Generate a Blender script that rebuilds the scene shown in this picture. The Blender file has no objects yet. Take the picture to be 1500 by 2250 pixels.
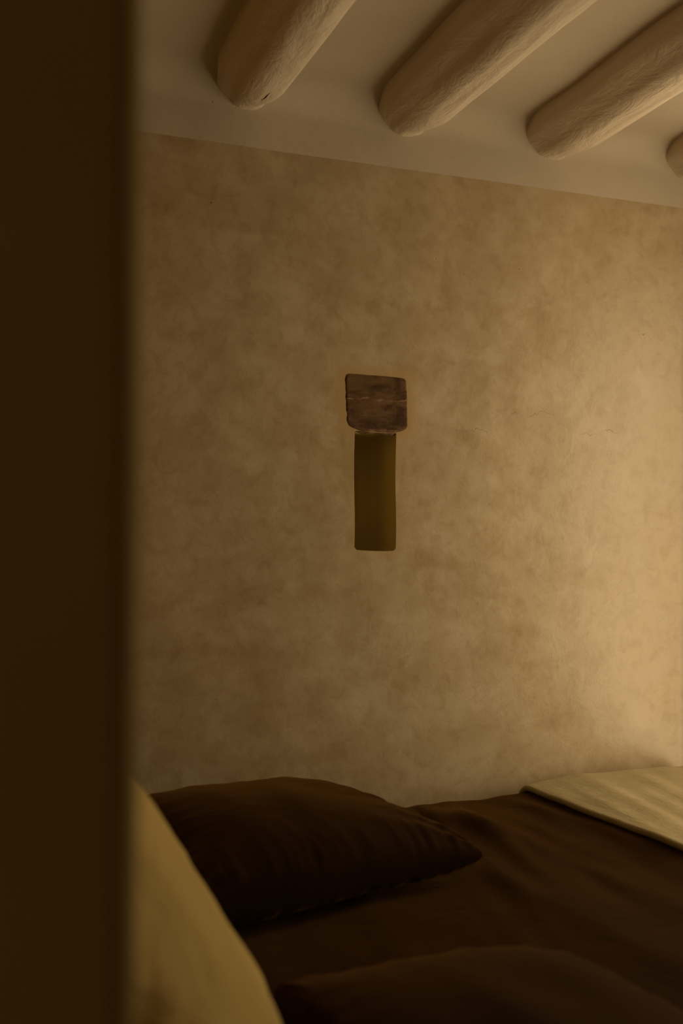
import bpy, bmesh, math, random
from mathutils import Vector, Matrix, Euler, noise

S = bpy.context.scene
C = S.collection
PI = math.pi

# ---------------------------------------------------------------- camera, light, exposure
CAM_H = 1.315
cam_d = bpy.data.cameras.new('camera')
cam = bpy.data.objects.new('camera', cam_d)
C.objects.link(cam)
cam.location = (0, 0, CAM_H)
cam.rotation_euler = (math.radians(90), 0, math.radians(-21))
cam_d.sensor_fit = 'HORIZONTAL'
cam_d.sensor_width = 24
cam_d.lens = 24 * 2280 / 1500
cam_d.shift_y = 65 / 1500
cam_d.clip_start = 0.02
cam_d.dof.use_dof = True
cam_d.dof.focus_distance = 2.95
cam_d.dof.aperture_fstop = 2.1
S.camera = cam

WIN = (1.76, 2.19, 0.12, 2.30)          # tall window in the right wall: y0, y1, z0, z1
WALL_R = 2.70                           # inner face of the right wall

w = bpy.data.worlds.new('dusk')
S.world = w
w.use_nodes = True
w.node_tree.nodes['Background'].inputs[0].default_value = (1.0, 0.66, 0.32, 1)
w.node_tree.nodes['Background'].inputs[1].default_value = 0.05

ld = bpy.data.lights.new('window_daylight', 'AREA')
ld.shape = 'RECTANGLE'
ld.size = WIN[3] - WIN[2]
ld.size_y = WIN[1] - WIN[0]
ld.energy = 32.5
ld.color = (1.0, 0.80, 0.50)
lo = bpy.data.objects.new('window_daylight', ld)
C.objects.link(lo)
lo.location = (WALL_R + 0.04, (WIN[0] + WIN[1]) / 2, (WIN[2] + WIN[3]) / 2)
lo.rotation_euler = (0, math.radians(90), 0)

FILL_OPENING = (-1.25, -0.35, 1.0, 2.0)         # added opening far left, out of view, that holds the fill lamp
l2 = bpy.data.lights.new('hall_fill', 'AREA')  # fill lamp added to lift the shaded end of the left partition
l2.shape = 'RECTANGLE'
l2.size = FILL_OPENING[3] - FILL_OPENING[2]
l2.size_y = FILL_OPENING[1] - FILL_OPENING[0]
l2.energy = 4.6
l2.color = (1.0, 0.78, 0.42)
lo2 = bpy.data.objects.new('hall_fill', l2)
C.objects.link(lo2)
lo2.location = (-1.70, (FILL_OPENING[0] + FILL_OPENING[1]) / 2, (FILL_OPENING[2] + FILL_OPENING[3]) / 2)
lo2.rotation_euler = (0, math.radians(-90), 0)

S.view_settings.view_transform = 'Standard'
S.view_settings.look = 'None'
S.view_settings.gamma = 1
S.view_settings.use_curve_mapping = False
S.view_settings.exposure = 0.0

# ---------------------------------------------------------------- helpers
def mesh_obj(name, verts, faces, mats, parent=None, smooth=True, fmat=None):
    me = bpy.data.meshes.new(name)
    me.from_pydata(verts, [], faces)
    if not isinstance(mats, (list, tuple)):
        mats = [mats]
    for m in mats:
        me.materials.append(m)
    if fmat:
        me.polygons.foreach_set('material_index', fmat)
    me.polygons.foreach_set('use_smooth', [smooth] * len(me.polygons))
    me.update()
    o = bpy.data.objects.new(name, me)
    C.objects.link(o)
    if parent:
        o.parent = parent
    return o

def fix_normals(o):
    bm = bmesh.new()
    bm.from_mesh(o.data)
    bmesh.ops.recalc_face_normals(bm, faces=bm.faces)
    bm.to_mesh(o.data)
    bm.free()
    return o

def struct(o, label=None):
    o['kind'] = 'structure'
    if label:
        o['label'] = label
    return o

def tag(o, label, cat, group=None):
    o['label'] = label
    o['category'] = cat
    if group:
        o['group'] = group
    return o

def box(vs, fs, x0, x1, y0, y1, z0, z1):
    n = len(vs)
    vs += [(x0, y0, z0), (x1, y0, z0), (x1, y1, z0), (x0, y1, z0), (x0, y0, z1), (x1, y0, z1), (x1, y1, z1), (x0, y1, z1)]
    fs += [tuple(n + i for i in f) for f in ((0, 3, 2, 1), (4, 5, 6, 7), (0, 1, 5, 4), (1, 2, 6, 5), (2, 3, 7, 6), (3, 0, 4, 7))]

def sst(a, b, x):
    t = min(1, max(0, (x - a) / (b - a)))
    return t * t * (3 - 2 * t)

def nz(x, y, z=0.0, sc=1.0):
    return noise.noise(Vector((x * sc, y * sc, z * sc)))

def grid_faces(nu, nv, closed_u=False, off=0):
    fs = []
    for j in range(nv - 1):
        for i in range(nu if closed_u else nu - 1):
            a = off + j * nu + i
            b = off + j * nu + (i + 1) % nu
            fs.append((a, b, b + nu, a + nu))
    return fs

# ---------------------------------------------------------------- materials
class NT:
    def __init__(s, name):
        s.m = bpy.data.materials.new(name)
        s.m.use_nodes = True
        s.t = s.m.node_tree
        s.b = s.t.nodes['Principled BSDF']
        s.o = s.n('ShaderNodeTexCoord').outputs['Object']
    def n(s, typ, **kw):
        nd = s.t.nodes.new(typ)
        for k, v in kw.items():
            setattr(nd, k, v)
        return nd
    def set(s, sock, v):
        if isinstance(v, bpy.types.NodeSocket):
            s.t.links.new(v, sock)
        elif isinstance(v, tuple) and len(v) == 3 and sock.type == 'RGBA':
            sock.default_value = (*v, 1)
        else:
            sock.default_value = v
    def math(s, op, a, b=0.0, c=0.0, clamp=False):
        nd = s.n('ShaderNodeMath', operation=op, use_clamp=clamp)
        s.set(nd.inputs[0], a); s.set(nd.inputs[1], b); s.set(nd.inputs[2], c)
        return nd.outputs[0]
    def mapping(s, scale=(1, 1, 1), loc=(0, 0, 0), rot=(0, 0, 0), vec=None):
        nd = s.n('ShaderNodeMapping')
        s.set(nd.inputs['Vector'], vec or s.o)
        nd.inputs['Scale'].default_value = scale
        nd.inputs['Location'].default_value = loc
        nd.inputs['Rotation'].default_value = rot
        return nd.outputs[0]
    def noise(s, scale, detail=4, rough=.55, dist=0.0, vec=None):
        nd = s.n('ShaderNodeTexNoise')
        s.set(nd.inputs['Vector'], vec or s.o)
        nd.inputs['Scale'].default_value = scale
        nd.inputs['Detail'].default_value = detail
        nd.inputs['Roughness'].default_value = rough
        nd.inputs['Distortion'].default_value = dist
        return nd.outputs['Fac']
    def ramp(s, fac, a, b, va=0.0, vb=1.0):
        nd = s.n('ShaderNodeMapRange', interpolation_type='SMOOTHSTEP')
        s.set(nd.inputs['Value'], fac)
        s.set(nd.inputs['From Min'], a); s.set(nd.inputs['From Max'], b)
        s.set(nd.inputs['To Min'], va); s.set(nd.inputs['To Max'], vb)
        return nd.outputs[0]
    def mix(s, fac, a, b, mode='MIX'):
        nd = s.n('ShaderNodeMix', data_type='RGBA', blend_type=mode)
        s.set(nd.inputs[0], fac); s.set(nd.inputs[6], a); s.set(nd.inputs[7], b)
        return nd.outputs[2]
    def xyz(s):
        nd = s.n('ShaderNodeSeparateXYZ')
        s.set(nd.inputs[0], s.o)
        return nd.outputs
    def bump(s, h, dist, strength=1.0, prev=None):
        nd = s.n('ShaderNodeBump')
        nd.inputs['Strength'].default_value = strength
        nd.inputs['Distance'].default_value = dist
        s.set(nd.inputs['Height'], h)
        if prev:
            s.set(nd.inputs['Normal'], prev)
        return nd.outputs[0]
    def fin(s, col, rough=.6, normal=None, spec=None, sheen=0.0):
        s.set(s.b.inputs['Base Color'], col)
        s.set(s.b.inputs['Roughness'], rough)
        if normal:
            s.set(s.b.inputs['Normal'], normal)
        if spec is not None:
            s.b.inputs['Specular IOR Level'].default_value = spec
        s.b.inputs['Sheen Weight'].default_value = sheen
        return s.m

# box (niche + lintel) used for the smooth trowelled collar in the wall plaster
LIN = (1.081, 1.288, 1.637, 1.806)
NIC = (1.1146, 1.2460, 1.288, 1.636)

def plaster_wall():
    k = NT('tan_tadelakt')
    big = k.noise(1.3, 3, .5)
    med = k.noise(9.0, 5, .6, .35)
    blot = k.noise(21.0, 5, .6, .5)
    fine = k.noise(60.0, 4, .6, .5)
    col = k.mix(k.ramp(big, .3, .7), (.460, .358, .222), (.505, .398, .256))
    col = k.mix(k.ramp(med, .40, .66), k.mix(1.0, col, (.89, .86, .80), 'MULTIPLY'), col)
    col = k.mix(k.math('MULTIPLY', k.ramp(blot, .44, .70), .62), col, k.mix(1.0, col, (.82, .76, .65), 'MULTIPLY'))
    col = k.mix(k.math('MULTIPLY', k.ramp(fine, .55, .75), .25), col, k.mix(1.0, col, (.85, .82, .76), 'MULTIPLY'))
    pat = k.noise(5.5, 5, .6, .6, vec=k.mapping(scale=(.6, 1, 1.2), loc=(5, 0, 1.5)))
    pm = k.ramp(k.noise(1.6, 2, .5, vec=k.mapping(loc=(2.2, 0, .3))), .42, .62, .2, 1)
    col = k.mix(k.math('MULTIPLY', k.ramp(pat, .46, .68), pm), col, k.mix(1.0, col, (.89, .85, .75), 'MULTIPLY'))
    # thin veins: zero crossings of a warped noise
    v = k.noise(5.0, 6, .6, 1.2, vec=k.mapping(loc=(3.1, 0, 7.7)))
    vein = k.ramp(k.math('ABSOLUTE', k.math('SUBTRACT', v, .5)), 0.0, .012, 1, 0)
    vm = k.ramp(k.noise(2.2, 2, vec=k.mapping(loc=(9, 0, 2))), .46, .62)
    vein = k.math('MULTIPLY', k.math('MULTIPLY', vein, vm), .35)
    col = k.mix(vein, col, (.34, .235, .135))
    # small dark pits
    vo = k.n('ShaderNodeTexVoronoi')
    k.set(vo.inputs['Vector'], k.o)
    vo.inputs['Scale'].default_value = 9.0
    pit = k.math('MULTIPLY', k.ramp(vo.outputs['Distance'], .012, .022, 1, 0), k.ramp(k.noise(6, 1), .55, .6))
    col = k.mix(pit, col, (.16, .09, .04))
    # one long hairline crack right of the lintel
    x, y, z = k.xyz()
    wob = k.math('MULTIPLY', k.math('SUBTRACT', k.noise(9, 5, .7, vec=k.mapping(scale=(1, 1, .2))), .5), .10)
    def hair(z0, xa, xb, am):
        line = k.math('ABSOLUTE', k.math('SUBTRACT', k.math('SUBTRACT', z, z0), wob))
        inx = k.math('MULTIPLY', k.ramp(x, xa, xa + .05), k.ramp(x, xb - .08, xb, 1, 0))
        return k.math('MULTIPLY', k.math('MULTIPLY', k.ramp(line, .0003, .0018, 1, 0), inx), am)
    crack = k.math('MAXIMUM', hair(1.650, 1.34, 1.59, .55), hair(1.715, 1.54, 1.83, .4))
    crack = k.math('MAXIMUM', crack, hair(1.662, 1.86, 2.06, .4))
    crack = k.math('MULTIPLY', crack, k.ramp(k.noise(14, 2), .42, .52, .25, 1))
    col = k.mix(crack, col, (.36, .24, .13))
    # smooth ochre collar trowelled round lintel and niche
    def rbox(x0, x1, z0, z1):
        dx = k.math('MAXIMUM', k.math('SUBTRACT', k.math('ABSOLUTE', k.math('SUBTRACT', x, (x0 + x1) / 2)), (x1 - x0) / 2), 0)
        dz = k.math('MAXIMUM', k.math('SUBTRACT', k.math('ABSOLUTE', k.math('SUBTRACT', z, (z0 + z1) / 2)), (z1 - z0) / 2), 0)
        return k.math('SQRT', k.math('ADD', k.math('MULTIPLY', dx, dx), k.math('MULTIPLY', dz, dz)))
    wb = k.math('MULTIPLY', k.math('SUBTRACT', k.noise(11, 4), .5), .030)
    d1 = k.math('ADD', rbox(LIN[0], LIN[1], LIN[2], LIN[3]), wb)
    d2 = k.math('ADD', rbox(NIC[0], NIC[1], NIC[2], NIC[3]), wb)
    halo = k.ramp(d1, .006, .030, .85, 0)
    halo2 = k.ramp(d2, .008, .030, .35, 0)
    halo = k.math('MAXIMUM', halo, halo2)
    col = k.mix(halo, col, (.43, .29, .13))
    h = k.math('ADD', k.noise(4.0, 2, .4, .4), k.math('MULTIPLY', k.noise(15, 3, .5, .8), .22))
    b1 = k.bump(h, .010, .5)
    b2 = k.bump(k.math('ADD', k.math('MULTIPLY', fine, .6), k.noise(190, 3)), .0007, .4, b1)
    b3 = k.bump(k.math('MULTIPLY', k.math('MAXIMUM', crack, pit), -1.0), .002, .8, b2)
    return k.fin(col, k.ramp(med, .35, .7, .37, .50), b3, .45)

def lime_white(name, c0, c1):
    k = NT(name)
    big = k.noise(2.0, 4, .6)
    fine = k.noise(38.0, 6, .7, .4)
    col = k.mix(k.ramp(big, .35, .68), c0, c1)
    col = k.mix(k.math('MULTIPLY', k.ramp(fine, .56, .76), .3), col, k.mix(1.0, col, (.82, .78, .72), 'MULTIPLY'))
    vo = k.n('ShaderNodeTexVoronoi')
    k.set(vo.inputs['Vector'], k.o)
    vo.inputs['Scale'].default_value = 11.0
    pit = k.math('MULTIPLY', k.ramp(vo.outputs['Distance'], .018, .032, 1, 0), k.ramp(k.noise(5, 1), .5, .56))
    col = k.mix(pit, col, (.12, .07, .035))
    b1 = k.bump(k.noise(7.0, 3, .5, .3), .005, .45)
    b2 = k.bump(k.math('ADD', k.math('MULTIPLY', fine, .8), k.noise(150, 3, .6)), .0009, .5, b1)
    return k.fin(col, .85, b2, .25)

def beam_mat(crack=False):
    k = NT('cracked_log' if crack else 'limewashed_log')
    st = k.mapping(scale=(1, .16, 1))
    g = k.noise(42, 6, .7, .6, vec=st)
    g2 = k.noise(110, 5, .7, .3, vec=k.mapping(scale=(1, .3, 1)))
    col = k.mix(k.ramp(k.noise(3, 4), .35, .65), (.54, .44, .325), (.585, .485, .365))
    gz = k.noise(13, 5, .65, .8, vec=k.mapping(scale=(1, .45, 1)))
    col = k.mix(k.math('MULTIPLY', k.ramp(g, .58, .75), .4), col, k.mix(1.0, col, (.7, .62, .52), 'MULTIPLY'))
    b1 = k.bump(gz, .014, .6)
    b2 = k.bump(g, .005, .6, b1)
    b3 = k.bump(g2, .0014, .5, b2)
    if crack:
        x, y, z = k.xyz()
        t = k.math('DIVIDE', k.math('SUBTRACT', y, 2.645), .036)
        wob = k.math('MULTIPLY', k.math('SUBTRACT', k.noise(55, 4, .7), .5), .012)
        dx = k.math('ABSOLUTE', k.math('ADD', k.math('ADD', k.math('SUBTRACT', x, .799), k.math('MULTIPLY', t, .004)), wob))
        wd = k.math('MULTIPLY', k.math('SUBTRACT', 1.0, k.math('MULTIPLY', t, t)), .0024)
        cm = k.ramp(k.math('SUBTRACT', dx, wd), -.0006, .0004, 1, 0)
        col = k.mix(cm, col, (.02, .012, .006))
        b3 = k.bump(k.math('MULTIPLY', cm, -1.0), .004, .8, b3)
    return k.fin(col, .85, b3, .25)

def linen(name, c0, c1, rough=.9, weave=900, bumpd=.0006, sheen=.08, wr=.004, tint=(.9, .66, .34), sr=.5):
    k = NT(name)
    col = k.mix(k.ramp(k.noise(5, 4), .35, .65), c0, c1)
    slub = k.noise(60, 3, .6, vec=k.mapping(scale=(1, 6, 1)))
    col = k.mix(k.math('MULTIPLY', k.ramp(slub, .5, .72), .25), col, k.mix(1.0, col, (.75, .72, .68), 'MULTIPLY'))
    b0 = k.bump(k.noise(11, 5, .6, 1.2), wr, .6)
    wa = k.noise(weave, 2, .5)
    b1 = k.bump(k.math('ADD', wa, k.math('MULTIPLY', slub, .8)), bumpd, .8, b0)
    m = k.fin(col, rough, b1, .02, sheen)
    k.b.inputs['Sheen Roughness'].default_value = sr
    k.set(k.b.inputs['Sheen Tint'], tint)
    return m

def wool():
    k = NT('sand_wool')
    col = k.mix(k.ramp(k.noise(9, 5, .6), .35, .65), (.36, .295, .160), (.42, .35, .200))
    rib = k.noise(95, 4, .7, 1.0, vec=k.mapping(scale=(1.0, .22, 1), rot=(0, 0, .25)))
    fz = k.noise(420, 3, .7)
    col = k.mix(k.math('MULTIPLY', k.ramp(rib, .5, .7), .35), col, k.mix(1.0, col, (.68, .62, .52), 'MULTIPLY'))
    b0 = k.bump(k.noise(22, 4, .6, .8, vec=k.mapping(scale=(1.0, .25, 1))), .005, .5)
    b1 = k.bump(rib, .003, .8, b0)
    b2 = k.bump(fz, .0015, .9, b1)
    m = k.fin(col, .95, b2, .1, .35)
    k.set(k.b.inputs['Sheen Tint'], (.8, .66, .42))
    return m

def old_wood():
    k = NT('weathered_lintel_wood')
    gv = k.mapping(scale=(.22, 1, 1), rot=(0, .05, 0))
    g = k.noise(60, 7, .75, .5, vec=gv)
    g1 = k.noise(22, 4, .6, .5, vec=k.mapping(scale=(.35, 1, 1), loc=(1.3, 0, .2)))
    col = k.mix(k.ramp(g1, .36, .62), (.060, .024, .007), (.130, .066, .024))
    col = k.mix(k.math('MULTIPLY', k.ramp(g, .45, .68), .6), col, (.20, .112, .048))
    dk = k.noise(15, 5, .7, .6, vec=k.mapping(scale=(.6, 1, 1), loc=(0, 0, 4)))
    col = k.mix(k.math('MULTIPLY', k.ramp(dk, .53, .66), .75), col, (.042, .016, .006))
    lt = k.noise(120, 5, .75, .5)
    col = k.mix(k.math('MULTIPLY', k.ramp(lt, .60, .74), .5), col, (.36, .23, .13))
    x, y, z = k.xyz()
    # pale worn seam across the middle, lime smeared along the rim
    wv = k.math('MULTIPLY', k.math('SUBTRACT', k.noise(10, 4, .6), .5), .045)
    d = k.math('ABSOLUTE', k.math('ADD', k.math('SUBTRACT', z, 1.732), wv))
    col = k.mix(k.math('MULTIPLY', k.ramp(d, .0006, .0040, 1, 0), k.ramp(k.noise(30, 3), .42, .62, .1, .7)), col, (.36, .22, .115))
    ex = k.math('SUBTRACT', (LIN[1] - LIN[0]) / 2, k.math('ABSOLUTE', k.math('SUBTRACT', x, (LIN[0] + LIN[1]) / 2)))
    ez = k.math('SUBTRACT', (LIN[3] - LIN[2]) / 2, k.math('ABSOLUTE', k.math('SUBTRACT', z, (LIN[2] + LIN[3]) / 2)))
    e = k.math('ADD', k.math('MINIMUM', ex, ez), k.math('MULTIPLY', k.math('SUBTRACT', k.noise(45, 4), .5), .016))
    col = k.mix(k.math('MULTIPLY', k.ramp(e, .002, .010, 1, 0), k.ramp(k.noise(25, 3), .4, .6, .15, .75)), col, (.30, .185, .10))
    h = k.math('ADD', k.math('MULTIPLY', g, 1.0), k.math('MULTIPLY', dk, -.8))
    return k.fin(col, .8, k.bump(k.math('ADD', k.math('MULTIPLY', k.noise(260, 3), .5), lt), .0015, .7, k.bump(h, .005, .8)), .25)

def simple(name, c, rough=.7, sc=20):
    k = NT(name)
    col = k.mix(k.noise(sc, 5, .6), c, tuple(v * .75 for v in c))
    return k.fin(col, rough, k.bump(k.noise(sc * 4, 4), .002, .5), .12)

M_wall = plaster_wall()
M_white = lime_white('lime_white', (.475, .398, .300), (.515, .435, .330))
M_ceil = lime_white('ceiling_lime', (.445, .362, .258), (.485, .398, .288))
M_beam = beam_mat()
M_beam_cracked = beam_mat(True)
M_niche = simple('niche_plaster', (.56, .44, .20), .8, 9)
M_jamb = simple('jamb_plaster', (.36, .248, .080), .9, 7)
M_outer = simple('outer_plaster', (.28, .19, .08), .9, 7)
M_lint = old_wood()
M_brown = linen('brown_linen', (.021, .0092, .0020), (.028, .0122, .0027), sheen=.36, tint=(.55, .27, .065), sr=.30)
M_cream = linen('cream_linen', (.53, .385, .14), (.58, .42, .165), weave=600, wr=.016)
M_wool = wool()
M_sheet = linen('brown_mattress_cover', (.05, .025, .01), (.06, .03, .012))
M_floor = simple('clay_floor', (.34, .20, .10), .6, 5)
M_wood = simple('dark_oak', (.16, .085, .04), .5, 12)
M_frame = simple('window_oak', (.30, .18, .09), .5, 15)

# ---------------------------------------------------------------- room shell
WY = 2.80            # front face of the back wall
CZ = 2.604           # ceiling
BAND = 2.418         # height where the tan plaster stops
X0, X1 = 0.0, WALL_R + .1

CV = .085            # radius of the soft coved corner to the ceiling
def wall_off(x, z):
    o = .006 * nz(x, z, 0, 1.3) + .0025 * nz(x, z, 5, 5)
    # shallow built-out pier at the right, below door height, with a soft inner corner
    o += .05 * sst(2.290, 2.36, x + .006 * nz(z, 3, 0, 3)) * sst(2.12, 1.98, z)
    # coved corner to the ceiling
    d = CZ - z
    if d < CV:
        q = 1 - d / CV
        o += CV * (1 - math.sqrt(max(0, 1 - q * q))) if d > 0 else CV
    return o

def rrect(x0, x1, z0, z1, r, n):
    """4*n points, the same ordering as the outer rectangle below"""
    pts = []
    cs = [(x0 + r[0], z0 + r[0], 180, r[0]), (x1 - r[1], z0 + r[1], 270, r[1]), (x1 - r[2], z1 - r[2], 0, r[2]), (x0 + r[3], z1 - r[3], 90, r[3])]
    m = n // 4
    for i in range(4):
        cx, cz, a0, rr = cs[i]
        nx_, nz_, a1, r1 = cs[(i + 1) % 4]
        arc = [(cx + rr * math.cos(math.radians(a0 + 45 + 45 * j / m)), cz + rr * math.sin(math.radians(a0 + 45 + 45 * j / m))) for j in range(m)]
        st = (cx + rr * math.cos(math.radians(a0 + 90)), cz + rr * math.sin(math.radians(a0 + 90)))
        en = (nx_ + r1 * math.cos(math.radians(a1)), nz_ + r1 * math.sin(math.radians(a1)))
        k = n - 2 * m
        mid = [(st[0] + (en[0] - st[0]) * j / k, st[1] + (en[1] - st[1]) * j / k) for j in range(k)]
        arc2 = [(nx_ + r1 * math.cos(math.radians(a1 + 45 * j / m)), nz_ + r1 * math.sin(math.radians(a1 + 45 * j / m))) for j in range(m)]
        pts += arc + mid + arc2
    return pts

def niche_wob(x, z):
    return x + .0012 * math.sin(z * 19 + 1.0), z + .002 * math.sin(x * 30)

def build_back_wall():
    n = 120
    r = (.012, .012, .004, .004)
    inner = rrect(NIC[0], NIC[1], NIC[2], NIC[3], r, n)
    # outer ring: rectangle up to the band line
    oc = [(X0, 0.0), (X1, 0.0), (X1, BAND), (X0, BAND)]
    outer = []
    for i in range(4):
        a, b = oc[i], oc[(i + 1) % 4]
        outer += [(a[0] + (b[0] - a[0]) * j / n, a[1] + (b[1] - a[1]) * j / n) for j in range(n)]
    R = 90
    vs, fs = [], []
    N = len(inner)
    for k in range(R + 1):
        s = 0 if k == 0 else .004 + .996 * ((k - 1) / (R - 1)) ** 1.7
        for p, q in zip(inner, outer):
            x = p[0] + (q[0] - p[0]) * s
            z = p[1] + (q[1] - p[1]) * s
            if k == 0:
                x, z = niche_wob(x, z)
            y = WY - wall_off(x, z)
            vs.append((x, y, z))
    fs = [tuple(reversed(f)) for f in grid_faces(N, R + 1, True)]
    o = struct(mesh_obj('wall_back', vs, fs, M_wall), 'tan polished plaster wall with a slot niche and wooden lintel')
    # niche recess (a part of the wall)
    nv = []
    depth = (0, .0012, .0032, .05, .10, .138, .149, .152)
    inset = (0, .0003, .0010, .0012, .002, .003, .008, .018)
    cx, cz = (NIC[0] + NIC[1]) / 2, (NIC[2] + NIC[3]) / 2
    for d, ins in zip(depth, inset):
        for p in inner:
            x, z = niche_wob(*p)
            x += -math.copysign(min(ins, abs(x - cx)), x - cx)
            z += -math.copysign(min(ins, abs(z - cz)), z - cz)
            nv.append((x, WY - wall_off(*niche_wob(*p)) + d , z))
    nf = grid_faces(N, len(depth), True)
    nf.append(tuple(range((len(depth) - 1) * N, len(depth) * N)))
    mesh_obj('niche', nv, nf, M_niche, o)
    # upper limewashed band, set back a hair so that the tan coat has an edge
    nx, nzv = 240, 28
    bv = []
    for j in range(nzv):
        t = j / (nzv - 1)
        z = BAND + (CZ - BAND) * (1 - (1 - t) ** 2)
        for i in range(nx):
            x = X0 + (X1 - X0) * i / (nx - 1)
            bv.append((x, WY - wall_off(x, z), z))
    bf = grid_faces(nx, nzv)
    mesh_obj('white_band', bv, bf, M_white, o)
    # solid core behind (thickness of the wall), leaving room for the niche
    cv, cf = [], []
    box(cv, cf, X0, NIC[0] - .03, WY + .03, WY + .35, 0, CZ)
    box(cv, cf, NIC[1] + .03, X1, WY + .03, WY + .35, 0, CZ)
    box(cv, cf, NIC[0] - .03, NIC[1] + .03, WY + .03, WY + .35, 0, NIC[2] - .03)
    box(cv, cf, NIC[0] - .03, NIC[1] + .03, WY + .03, WY + .35, NIC[3] + .03, CZ)
    box(cv, cf, NIC[0] - .03, NIC[1] + .03, WY + .17, WY + .35, NIC[2] - .03, NIC[3] + .03)
    mesh_obj('wall_core', cv, cf, M_wall, o, smooth=False)
    return o

wall_back = build_back_wall()

def build_lintel():
    # block end of a wooden lintel, nearly flush with the plaster
    nu, nv_ = 56, 46
    vs = []
    x0, x1, z0, z1 = LIN
    for j in range(nv_):
        for i in range(nu):
            u = -1 + 2 * i / (nu - 1); v = -1 + 2 * j / (nv_ - 1)
            # rounded square mapping
            e = 14.0 if v > 0 else 14.0 - 6.0 * sst(-.3, -1, v)
            L = (abs(u) ** e + abs(v) ** e) ** (1 / e)
            mx = max(abs(u), abs(v))
            f = mx / L if L > 0 else 1
            uu, vv = u * f, v * f
            x = (x0 + x1) / 2 + uu * (x1 - x0) / 2
            z = (z0 + z1) / 2 + vv * (z1 - z0) / 2
            if mx > .98:
                x += .0035 * nz(z * 40, u, 1, 1) + .0015 * nz(z * 120, u, 1, 1)
                z += .0030 * nz(x * 40, v, 2, 1) + .0012 * nz(x * 120, v, 2, 1)
            x += -.003 * vv
            z += -.002 * uu - .008 * sst(-.6, -1, vv) * sst(.85, .45, abs(uu))
            prot = .0025 - .009 * sst(.90, 1.0, mx)
            y = WY - wall_off(x, z) - prot + .0018 * nz(x * .3, z, 3, 60) + .0012 * nz(x, z, 8, 25)
            vs.append((x, y, z))
    fs = grid_faces(nu, nv_)
    # sides back into the wall
    ring = [i for i in range(nu)] + [j * nu + nu - 1 for j in range(1, nv_)] + [(nv_ - 1) * nu + i for i in range(nu - 2, -1, -1)] + [j * nu for j in range(nv_ - 2, 0, -1)]
    base = len(vs)
    for r in ring:
        x, y, z = vs[r]
        vs.append((x, WY + .02, max(z, NIC[3] + .0125) if z < NIC[3] + .01 else z))
    m = len(ring)
    for i in range(m):
        fs.append((ring[(i + 1) % m], ring[i], base + i, base + (i + 1) % m))
    return mesh_obj('lintel', vs, fs, M_lint, wall_back)

lintel = build_lintel()
lintel['label'] = 'weathered dark brown wooden lintel block'

# left partition: the bed stands against it; its end is the dark near edge of the photo
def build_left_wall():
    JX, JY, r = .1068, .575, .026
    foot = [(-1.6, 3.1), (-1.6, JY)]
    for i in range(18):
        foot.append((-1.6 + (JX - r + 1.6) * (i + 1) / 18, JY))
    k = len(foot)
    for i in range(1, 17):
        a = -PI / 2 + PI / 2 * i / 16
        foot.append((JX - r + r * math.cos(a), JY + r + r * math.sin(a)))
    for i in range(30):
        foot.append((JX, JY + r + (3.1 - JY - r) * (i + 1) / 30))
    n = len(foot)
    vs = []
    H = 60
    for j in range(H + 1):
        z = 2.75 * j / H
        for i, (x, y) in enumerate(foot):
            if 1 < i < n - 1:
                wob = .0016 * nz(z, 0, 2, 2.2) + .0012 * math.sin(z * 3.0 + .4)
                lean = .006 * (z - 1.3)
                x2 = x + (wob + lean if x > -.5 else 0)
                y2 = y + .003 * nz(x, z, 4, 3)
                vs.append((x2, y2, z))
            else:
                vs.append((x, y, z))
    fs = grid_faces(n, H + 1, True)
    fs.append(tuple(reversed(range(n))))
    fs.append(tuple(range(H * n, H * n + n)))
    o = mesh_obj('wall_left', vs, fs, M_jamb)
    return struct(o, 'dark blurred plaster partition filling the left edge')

wall_left = build_left_wall()

vs, fs = [], []
y0, y1, z0, z1 = FILL_OPENING
box(vs, fs, -1.9, -1.6, -1.6, y0, 0, 2.75)
box(vs, fs, -1.9, -1.6, y1, 3.1, 0, 2.75)
box(vs, fs, -1.9, -1.6, y0, y1, 0, z0)
box(vs, fs, -1.9, -1.6, y0, y1, z1, 2.75)
struct(mesh_obj('wall_hall', vs, fs, M_outer, smooth=False), 'plaster wall of the hall with an added opening for the fill lamp')
vs, fs = [], []
t = .035
box(vs, fs, -1.80, -1.76, y0, y0 + t, z0, z1)
box(vs, fs, -1.80, -1.76, y1 - t, y1, z0, z1)
box(vs, fs, -1.80, -1.76, y0 + t, y1 - t, z0, z0 + t)
box(vs, fs, -1.80, -1.76, y0 + t, y1 - t, z1 - t, z1)
struct(mesh_obj('fill_frame', vs, fs, M_frame, smooth=False), 'added unseen frame around the hall fill lamp')

def build_right_wall():
    vs, fs = [], []
    a, b = WALL_R, WALL_R + .3
    y0, y1, z0, z1 = WIN
    box(vs, fs, a, b, -1.9, y0, 0, 2.75)
    box(vs, fs, a, b, y1, 3.1, 0, 2.75)
    box(vs, fs, a, b, y0, y1, 0, z0)
    box(vs, fs, a, b, y0, y1, z1, 2.75)
    return struct(mesh_obj('wall_right', vs, fs, M_outer, smooth=False), 'plaster wall with the window')
wall_right = build_right_wall()

vs, fs = [], []
y0, y1, z0, z1 = WIN
t = .035
box(vs, fs, WALL_R + .15, WALL_R + .20, y0, y0 + t, z0, z1)
box(vs, fs, WALL_R + .15, WALL_R + .20, y1 - t, y1, z0, z1)
box(vs, fs, WALL_R + .15, WALL_R + .20, y0 + t, y1 - t, z0, z0 + t)
box(vs, fs, WALL_R + .15, WALL_R + .20, y0 + t, y1 - t, z1 - t, z1)
box(vs, fs, WALL_R + .155, WALL_R + .195, (y0 + y1) / 2 - .02, (y0 + y1) / 2 + .02, z0 + t, z1 - t)
win = struct(mesh_obj('window_1', vs, fs, M_frame, smooth=False), 'wooden window in the right wall')

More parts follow.
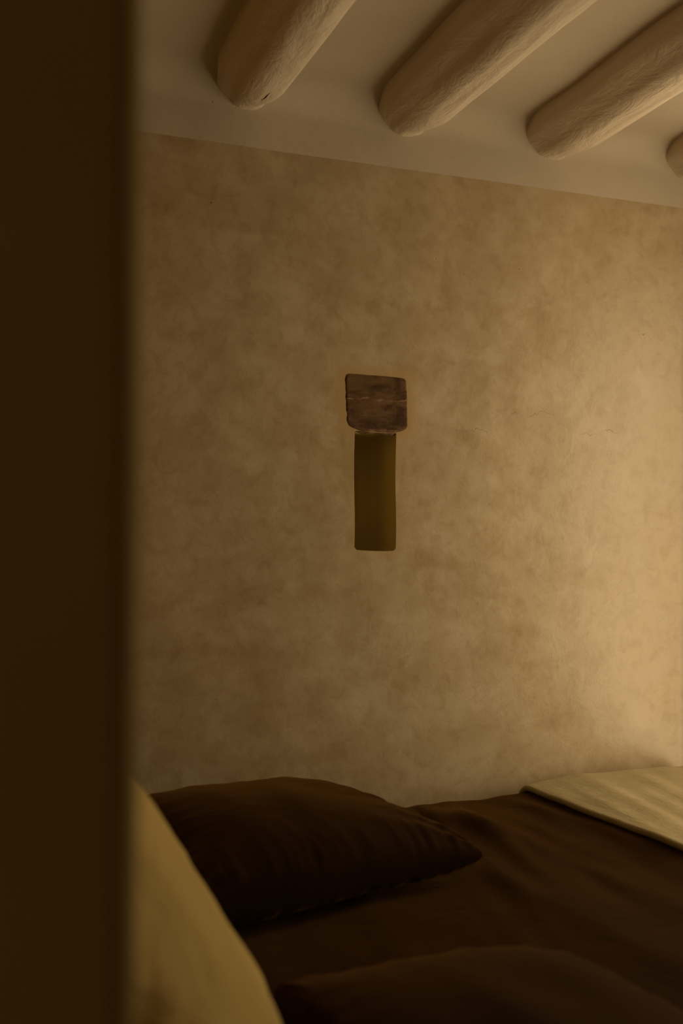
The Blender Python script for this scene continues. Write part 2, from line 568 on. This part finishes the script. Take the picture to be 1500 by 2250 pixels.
vs, fs = [], []
box(vs, fs, -1.9, WALL_R + .3, -2.1, -1.6, 0, 2.75)
struct(mesh_obj('wall_front', vs, fs, M_outer, smooth=False), 'plaster wall behind the camera')
vs, fs = [], []
box(vs, fs, -1.9, WALL_R + .3, -2.1, 3.15, -.1, 0)
struct(mesh_obj('floor', vs, fs, M_floor, smooth=False), 'clay floor')

def build_ceiling():
    nx, ny = 150, 130
    xa, xb, ya, yb = -1.7, WALL_R + .2, -1.8, WY + .1
    vs = []
    for j in range(ny):
        y = ya + (yb - ya) * j / (ny - 1)
        for i in range(nx):
            x = xa + (xb - xa) * i / (nx - 1)
            vs.append((x, y, CZ + (.006 * nz(x, y, 1, 1.8) + .003 * nz(x, y, 2, 5)) * sst(WY - CV, WY - .4, y)))
    fs = [tuple(reversed(f)) for f in grid_faces(nx, ny)]
    b = len(vs)
    top = [(xa, ya, 2.8), (xb, ya, 2.8), (xb, yb, 2.8), (xa, yb, 2.8)]
    vs += top
    fs.append((b, b + 1, b + 2, b + 3))
    e0 = [i for i in range(nx)]
    e1 = [j * nx + nx - 1 for j in range(ny)]
    e2 = [(ny - 1) * nx + i for i in range(nx - 1, -1, -1)]
    e3 = [j * nx for j in range(ny - 1, -1, -1)]
    for q, e in enumerate((e0, e1, e2, e3)):
        fs.append(tuple(e) + (b + (q + 1) % 4, b + q))
    return struct(mesh_obj('ceiling', vs, fs, M_white), 'limewashed ceiling between the logs')
ceiling = build_ceiling()

# ---------------------------------------------------------------- ceiling logs
def build_beam(xc, r, seed, label, bend=0.0, wide=1.0, tipr=.85, mat=None):
    """one limewashed log, its belly hanging below the ceiling, flared where the lime meets ceiling and wall"""
    cz = 2.490 + r
    YA, YB = -1.7, WY + .03
    ny, na = 170, 44
    vs = []
    for j in range(ny):
        t = j / (ny - 1)
        y = YA + (YB - YA) * (1 - (1 - t) ** 1.7)
        d = WY - y
        taper = tipr + (1 - tipr) * sst(-.02, .16, d)
        rr = r * taper * (1 + .05 * nz(y, seed, 0, 2.0) + .02 * nz(y, seed, 3, 6))
        x = xc + bend * math.sin((y - 2.8) * 1.3) + .010 * nz(y, seed, 7, 1.4)
        lift = .004 * (1 - sst(0, .10, d))
        end_flare = .005 * (1 - sst(-.01, .03, d)) ** 2
        for i in range(na):
            u = i / (na - 1)
            a = PI + PI * u                          # left, round the bottom, to the right
            rb = rr * (1 + .035 * nz(math.cos(a) * 1.2 + seed, math.sin(a) * 1.2, y * 1.8, 1.6) + .015 * nz(math.cos(a) * 4 + seed, math.sin(a) * 4, y * 7, 1.0)) + end_flare
            rb *= 1 + .075 * math.exp(-((a - 1.77 * PI) / .24) ** 2) - .05 * math.exp(-((a - 1.52 * PI) / .3) ** 2)
            px = rb * math.cos(a) * wide
            pz = rb * math.sin(a)
            z = cz + lift + pz
            side = abs(math.cos(a))
            if side > .72:                           # flare into the ceiling
                f = (side - .72) / .28
                px += math.copysign((.030 if px < 0 else .014) * f ** 2, px)
            vs.append((x + px, y, z))
    fs = grid_faces(na, ny)
    # flat back inside the ceiling slab
    b = len(vs)
    for j in range(ny):
        l = vs[j * na]; q = vs[j * na + na - 1]
        vs.append((l[0] - .0, l[1], CZ + .06)); vs.append((q[0] + .0, q[1], CZ + .06))
    for j in range(ny - 1):
        l0, l1 = j * na, (j + 1) * na
        r0, r1 = j * na + na - 1, (j + 1) * na + na - 1
        a0, a1 = b + 2 * j, b + 2 * (j + 1)
        fs += [(l0, l1, a1, a0), (r0, a0 + 1, a1 + 1, r1), (a0, a1, a1 + 1, a0 + 1)]
    fs.append(tuple(range(na - 1, -1, -1)) + (b, b + 1))
    fs.append(tuple(range((ny - 1) * na, ny * na)) + (b + 2 * ny - 1, b + 2 * ny - 2))
    o = mesh_obj('ceiling_beam', vs, fs, mat or M_beam)
    fix_normals(o)
    return tag(o, label, 'beam', 'limewashed log beams across the ceiling')

beams = [
    build_beam(.790, .082, 1.3, 'limewashed log beam with the small open crack near its end, furthest left', .004, tipr=.66, mat=M_beam_cracked),
    build_beam(1.278, .086, 4.1, 'limewashed log beam directly above the niche and lintel', .0, tipr=.74),
    build_beam(1.775, .088, 7.7, 'limewashed log beam between the one above the niche and the cut-off end at the edge', .0, tipr=.78),
    build_beam(2.305, .086, 9.2, 'limewashed log beam of which only the wall end shows at the right edge', .0, tipr=.8),
]

# ---------------------------------------------------------------- bed
bed = bpy.data.objects.new('bed', None)
C.objects.link(bed)
bed.location = (1.20, 1.87, 0)
tag(bed, 'low bed against the plaster wall, covered in brown linen', 'bed')
BX0, BX1, BY0, BY1 = .15, 2.24, 1.02, 2.72

def rounded_box(name, x0, x1, y0, y1, z0, z1, r, mat, parent, loc):
    bm = bmesh.new()
    bmesh.ops.create_cube(bm, size=1)
    for v in bm.verts:
        v.co = Vector(((x0 + x1) / 2 + v.co.x * (x1 - x0), (y0 + y1) / 2 + v.co.y * (y1 - y0), (z0 + z1) / 2 + v.co.z * (z1 - z0))) - Vector(loc)
    bmesh.ops.bevel(bm, geom=list(bm.edges), offset=r, segments=5, profile=.5, affect='EDGES')
    me = bpy.data.meshes.new(name)
    bm.to_mesh(me); bm.free()
    me.materials.append(mat)
    for p in me.polygons:
        p.use_smooth = True
    o = bpy.data.objects.new(name, me)
    C.objects.link(o)
    o.parent = parent
    return o
rounded_box('bed_base', BX0 + .02, BX1 - .02, BY0 + .02, BY1 - .02, .06, .29, .01, M_wood, bed, bed.location)
rounded_box('mattress', BX0, BX1, BY0, BY1, .29, .53, .05, M_sheet, bed, bed.location)
for lx in (BX0 + .12, BX1 - .12):
    for ly in (BY0 + .12, BY1 - .12):
        rounded_box('leg', lx - .03, lx + .03, ly - .03, ly + .03, 0, .06, .006, M_wood, bed, bed.location)

DUV_Z = .552
def duvet_h(x, y):
    """height of the top of the bedspread (without the drop at the sides)"""
    h = DUV_Z
    # long soft folds running across the bed, fanning out a little
    u = x - .16 * (y - 2.7) + .03 * nz(x, y, 0, 1.5)
    fold = nz(u * 7.0, y * .8, 2.0)
    fold2 = nz(u * 15.0, y * 1.3, 6.0)
    m = sst(1.0, 1.3, x) * (1 - .75 * sst(1.66, 1.76, x))
    h += (.024 * fold + .013 * fold2) * (.30 + .9 * m * sst(1.5, 2.3, y)) * (.25 + .75 * sst(2.74, 2.5, y))
    h += .007 * nz(x, y, 3, 2.0)
    # a few definite creases running off the far side
    far = sst(1.75, 2.45, y)
    for xc, lean_, hh, wd in ((1.10, .10, .012, .040), (1.29, .16, .014, .045), (1.445, .05, .010, .035), (1.56, .12, .007, .028)):
        d_ = (x - xc + lean_ * (y - 2.6) + .012 * nz(y, xc, 1, 4)) / wd
        h += hh * (.25 + .75 * far) * math.exp(-d_ * d_) * (1 - .85 * sst(2.50, 2.72, y))
    h += .008 * sst(1.2, 2.0, x) * sst(2.0, 2.6, y)
    return h

def sheet(name, x0, x1, y0, y1, dropx0, dropx1, dropy0, dropy1, R, hfun, thick, nx, ny, mat, edge=.008, waves=0.0, jitter=0.0, corner=0.0):
    """a thick cloth laid over a bed: flat top, rounded over and hanging at the sides"""
    def run(s, a, b):
        if s > b:
            q = (s - b) / R
            if q < PI / 2:
                return b + R * math.sin(q), R * (1 - math.cos(q))
            return b + R, R + (s - b - R * PI / 2)
        if s < a:
            q = (a - s) / R
            if q < PI / 2:
                return a - R * math.sin(q), R * (1 - math.cos(q))
            return a - R, R + (a - s - R * PI / 2)
        return s, 0.0
    def axis(lo, hi, n):
        # denser at the two hems
        c = []
        e = [0, .15, .4, .7, 1.0]
        k = [lo + edge * t for t in e]
        k2 = [hi - edge * t for t in reversed(e)]
        mid = [lo + edge + (hi - lo - 2 * edge) * i / (n - 1) for i in range(1, n - 1)]
        return k + mid + k2
    S_ = axis(x0 - dropx0, x1 + dropx1, nx)
    T_ = axis(y0 - dropy0, y1 + dropy1, ny)
    lo_s, hi_s, lo_t, hi_t = S_[0], S_[-1], T_[0], T_[-1]
    P = []
    for t in T_:
        row = []
        for s in S_:
            ss = s
            if jitter:
                k = sst(.35, 0, s - lo_s)
                ss = s + k * jitter * (nz(t, 1, 0, 2.3) + .25 * nz(t, 4, 0, 9)) + k * corner * sst(.12, 0, hi_t - t) ** 2
            x, dx = run(ss, x0, x1)
            y, dy = run(t, y0, y1)
            z = hfun(min(max(x, x0 - R), x1 + R), min(max(y, y0 - R), y1 + R)) - dx - dy
            if waves and dy > 0:
                y += (1 if t > y1 else -1) * waves * sst(0, .12, dy) * math.sin(s * 23 + 1.7 * math.sin(s * 5)) * (0 if t > y1 else 1)
            row.append(Vector((x, y, z)))
        P.append(row)
    ns, nt = len(S_), len(T_)
    N = []
    for j in range(nt):
        for i in range(ns):
            a = P[j][min(i + 1, ns - 1)] - P[j][max(i - 1, 0)]
            b = P[min(j + 1, nt - 1)][i] - P[max(j - 1, 0)][i]
            c = a.cross(b)
            N.append(c.normalized() if c.length > 1e-12 else Vector((0, 0, 1)))
    vs = []
    for sgn in (1, -1):
        for j in range(nt):
            for i in range(ns):
                d = min(S_[i] - lo_s, hi_s - S_[i], T_[j] - lo_t, hi_t - T_[j])
                q = min(1, d / edge)
                pr = math.sqrt(max(0, 1 - (1 - q) ** 2))
                vs.append(P[j][i] + N[j * ns + i] * (sgn * thick / 2 * pr))
    fs = grid_faces(ns, nt) + [tuple(reversed(f)) for f in grid_faces(ns, nt, off=ns * nt)]
    o = mesh_obj(name, vs, fs, mat)
    bm = bmesh.new(); bm.from_mesh(o.data)
    bmesh.ops.remove_doubles(bm, verts=bm.verts, dist=1e-5)
    bm.to_mesh(o.data); bm.free()
    for p in o.data.polygons:
        p.use_smooth = True
    return o

duvet = sheet('bedspread', .24, 2.20, 1.00, 2.685, .02, .30, .36, .22, .05, duvet_h, .020, 230, 220, M_brown, waves=.012)
tag(duvet, 'smooth brown linen bedspread lying on the bed under the pillows', 'bedspread')

def blanket_h(x, y):
    e = sst(1.60, 1.78, x)
    return duvet_h(x, y) + .0205 + .010 * e + .0015 * nz(x, y, 9, 4) + .0025 * nz(x * 1.0 - .2 * y, y * .25, 3, 14) * e
blanket = sheet('blanket', 1.63, 2.225, .985, 2.695, .0, .26, .30, .20, .062, blanket_h, .019, 90, 240, M_wool, edge=.010, jitter=.010, corner=.05)
tag(blanket, 'thick sand coloured woollen blanket folded over the foot of the bed', 'blanket')

# ---------------------------------------------------------------- pillows
def build_pillow(name, a, b, T, mat, seed, gather=1.0, sag=0.0, n=110, pinch=.07, pw=.42, slack=.016):
    """a x b half sizes, T half thickness; seam in the local xy plane, both faces puffed"""
    vs, top = [], []
    def pt(u, v, s):
        pu = pinch * (1 - v * v); pv = pinch * (1 - u * u)
        x = a * u * (1 - pu * abs(u) ** 1.5)
        y = b * v * (1 - pv * abs(v) ** 1.5)
        g = max(0, (1 - u * u) * (1 - v * v))
        h = T * g ** pw
        du, dv = 1 - abs(u), 1 - abs(v)
        # gathers running in from the seams
        wx = math.exp(-dv / .16) * (1 - math.exp(-dv / .02)) * (1 - abs(u) ** 6)
        wy = math.exp(-du / .16) * (1 - math.exp(-du / .02)) * (1 - abs(v) ** 6)
        sx = math.copysign(1, v) * 3 + s
        h += gather * .016 * wx * (nz(x * 26 + .8 * nz(x, y, seed, 9), sx + y * 3, seed) + .5 * nz(x * 60, sx, seed + 3))
        h += gather * .016 * wy * (nz(y * 26, sx + 5 + x * 3, seed) + .5 * nz(y * 60, sx, seed + 8))
        # broad slack
        h += slack * g ** .4 * (nz(x * 3.2 + s, y * 3.2, seed + 1) + .35 * nz(x * 9 + s, y * 5, seed + 2))
        # diagonal pull lines from corners
        for cu in (-1, 1):
            for cv in (-1, 1):
                ex, ey = (cu - u) * a, (cv - v) * b
                rr = math.hypot(ex, ey)
                th = math.atan2(abs(ey) + 1e-6, abs(ex) + 1e-6)
                h += .006 * gather * math.exp(-(rr / (.5 * b)) ** 2) * g ** .25 * math.sin(th * 13 + seed * 2 + cu + cv * 2)
        # seam waviness
        e = max(abs(u), abs(v))
        zc = .006 * sst(.75, 1, e) * nz(x * 9, y * 9, seed + 5) 
        return Vector((x, y, zc + s * max(h, 0)))
    def prm(i):
        q = -1 + 2 * i / n
        return math.copysign(1 - (1 - abs(q)) ** 1.35, q)
    idx = {}
    for s in (1, -1):
        for j in range(n + 1):
            for i in range(n + 1):
                edge = i in (0, n) or j in (0, n)
                if s == -1 and edge:
                    idx[(s, i, j)] = idx[(1, i, j)]
                    continue
                idx[(s, i, j)] = len(vs)
                vs.append(pt(prm(i), prm(j), s))
    fs = []
    for s in (1, -1):
        for j in range(n):
            for i in range(n):
                q = (idx[(s, i, j)], idx[(s, i + 1, j)], idx[(s, i + 1, j + 1)], idx[(s, i, j + 1)])
                fs.append(q if s == 1 else tuple(reversed(q)))
    return vs, fs

def place_pillow(name, vs, fs, M, mat, post=None):
    out = []
    for v in vs:
        p = M @ v
        if post:
            p = post(p)
        out.append(p)
    c = Vector((sum(p.x for p in out) / len(out), sum(p.y for p in out) / len(out), min(p.z for p in out)))
    o = mesh_obj(name, [p - c for p in out], fs, mat)
    o.location = c
    return o

def rest(p, base=DUV_Z + .014, soft=.055):
    """flatten the underside where it lies on the bedspread"""
    g = duvet_h(p.x, p.y) + .0115
    z = p.z
    if z < g + soft:
        k = (g + soft - z)
        z = g + soft - soft * (1 - math.exp(-k / soft))
    return Vector((p.x, p.y, max(z, g)))

vs, fs = build_pillow('p', .370, .31, .118, M_brown, 2.0, gather=1.15, pw=.33)
Mx = Matrix.Translation((.668, 2.215, .641)) @ Euler((math.radians(1), math.radians(2), math.radians(16))).to_matrix().to_4x4()
p1 = place_pillow('pillow', vs, fs, Mx, M_brown, rest)
tag(p1, 'plump brown linen pillow lying by the plaster wall, its pointed corner towards the blanket', 'pillow', 'brown linen pillows at the head of the bed')

vs, fs = build_pillow('p', .355, .29, .105, M_brown, 5.5, gather=.7, pw=.38)
Mx = Matrix.Translation((.695, 1.225, .603)) @ Euler((math.radians(2), math.radians(5), math.radians(9))).to_matrix().to_4x4()
def rest_beside(p):
    q = rest(p)
    if q.x < .50:
        q.x = .50 - .05 * (1 - math.exp(-(.50 - q.x) / .05))
    return q
p2 = place_pillow('pillow', vs, fs, Mx, M_brown, rest_beside)
tag(p2, 'nearer brown linen pillow, a blurred dark mound at the bottom edge of the picture', 'pillow', 'brown linen pillows at the head of the bed')

# cream cushion standing upright against the left partition
vs, fs = build_pillow('p', .30, .315, .120, M_cream, 8.8, gather=1.5, pinch=.05, pw=.36, slack=.034)
Mx = Matrix.Translation((.178, 1.18, .855)) @ Euler((0, 0, math.radians(78))).to_matrix().to_4x4() @ Euler((math.radians(57), 0, 0)).to_matrix().to_4x4()
def lean(p):
    z = p.z
    g = duvet_h(p.x, p.y) + .0115
    x = p.x if p.x > .18 else .112 + .068 * math.exp((p.x - .18) / .068)
    x = x if x < .40 else .40 + .05 * (1 - math.exp(-(x - .40) / .05))
    return Vector((x, p.y, max(z, g)))
p3 = place_pillow('cushion', vs, fs, Mx, M_cream, lean)
tag(p3, 'cream linen cushion standing upright against the dark partition, close and out of focus', 'cushion')
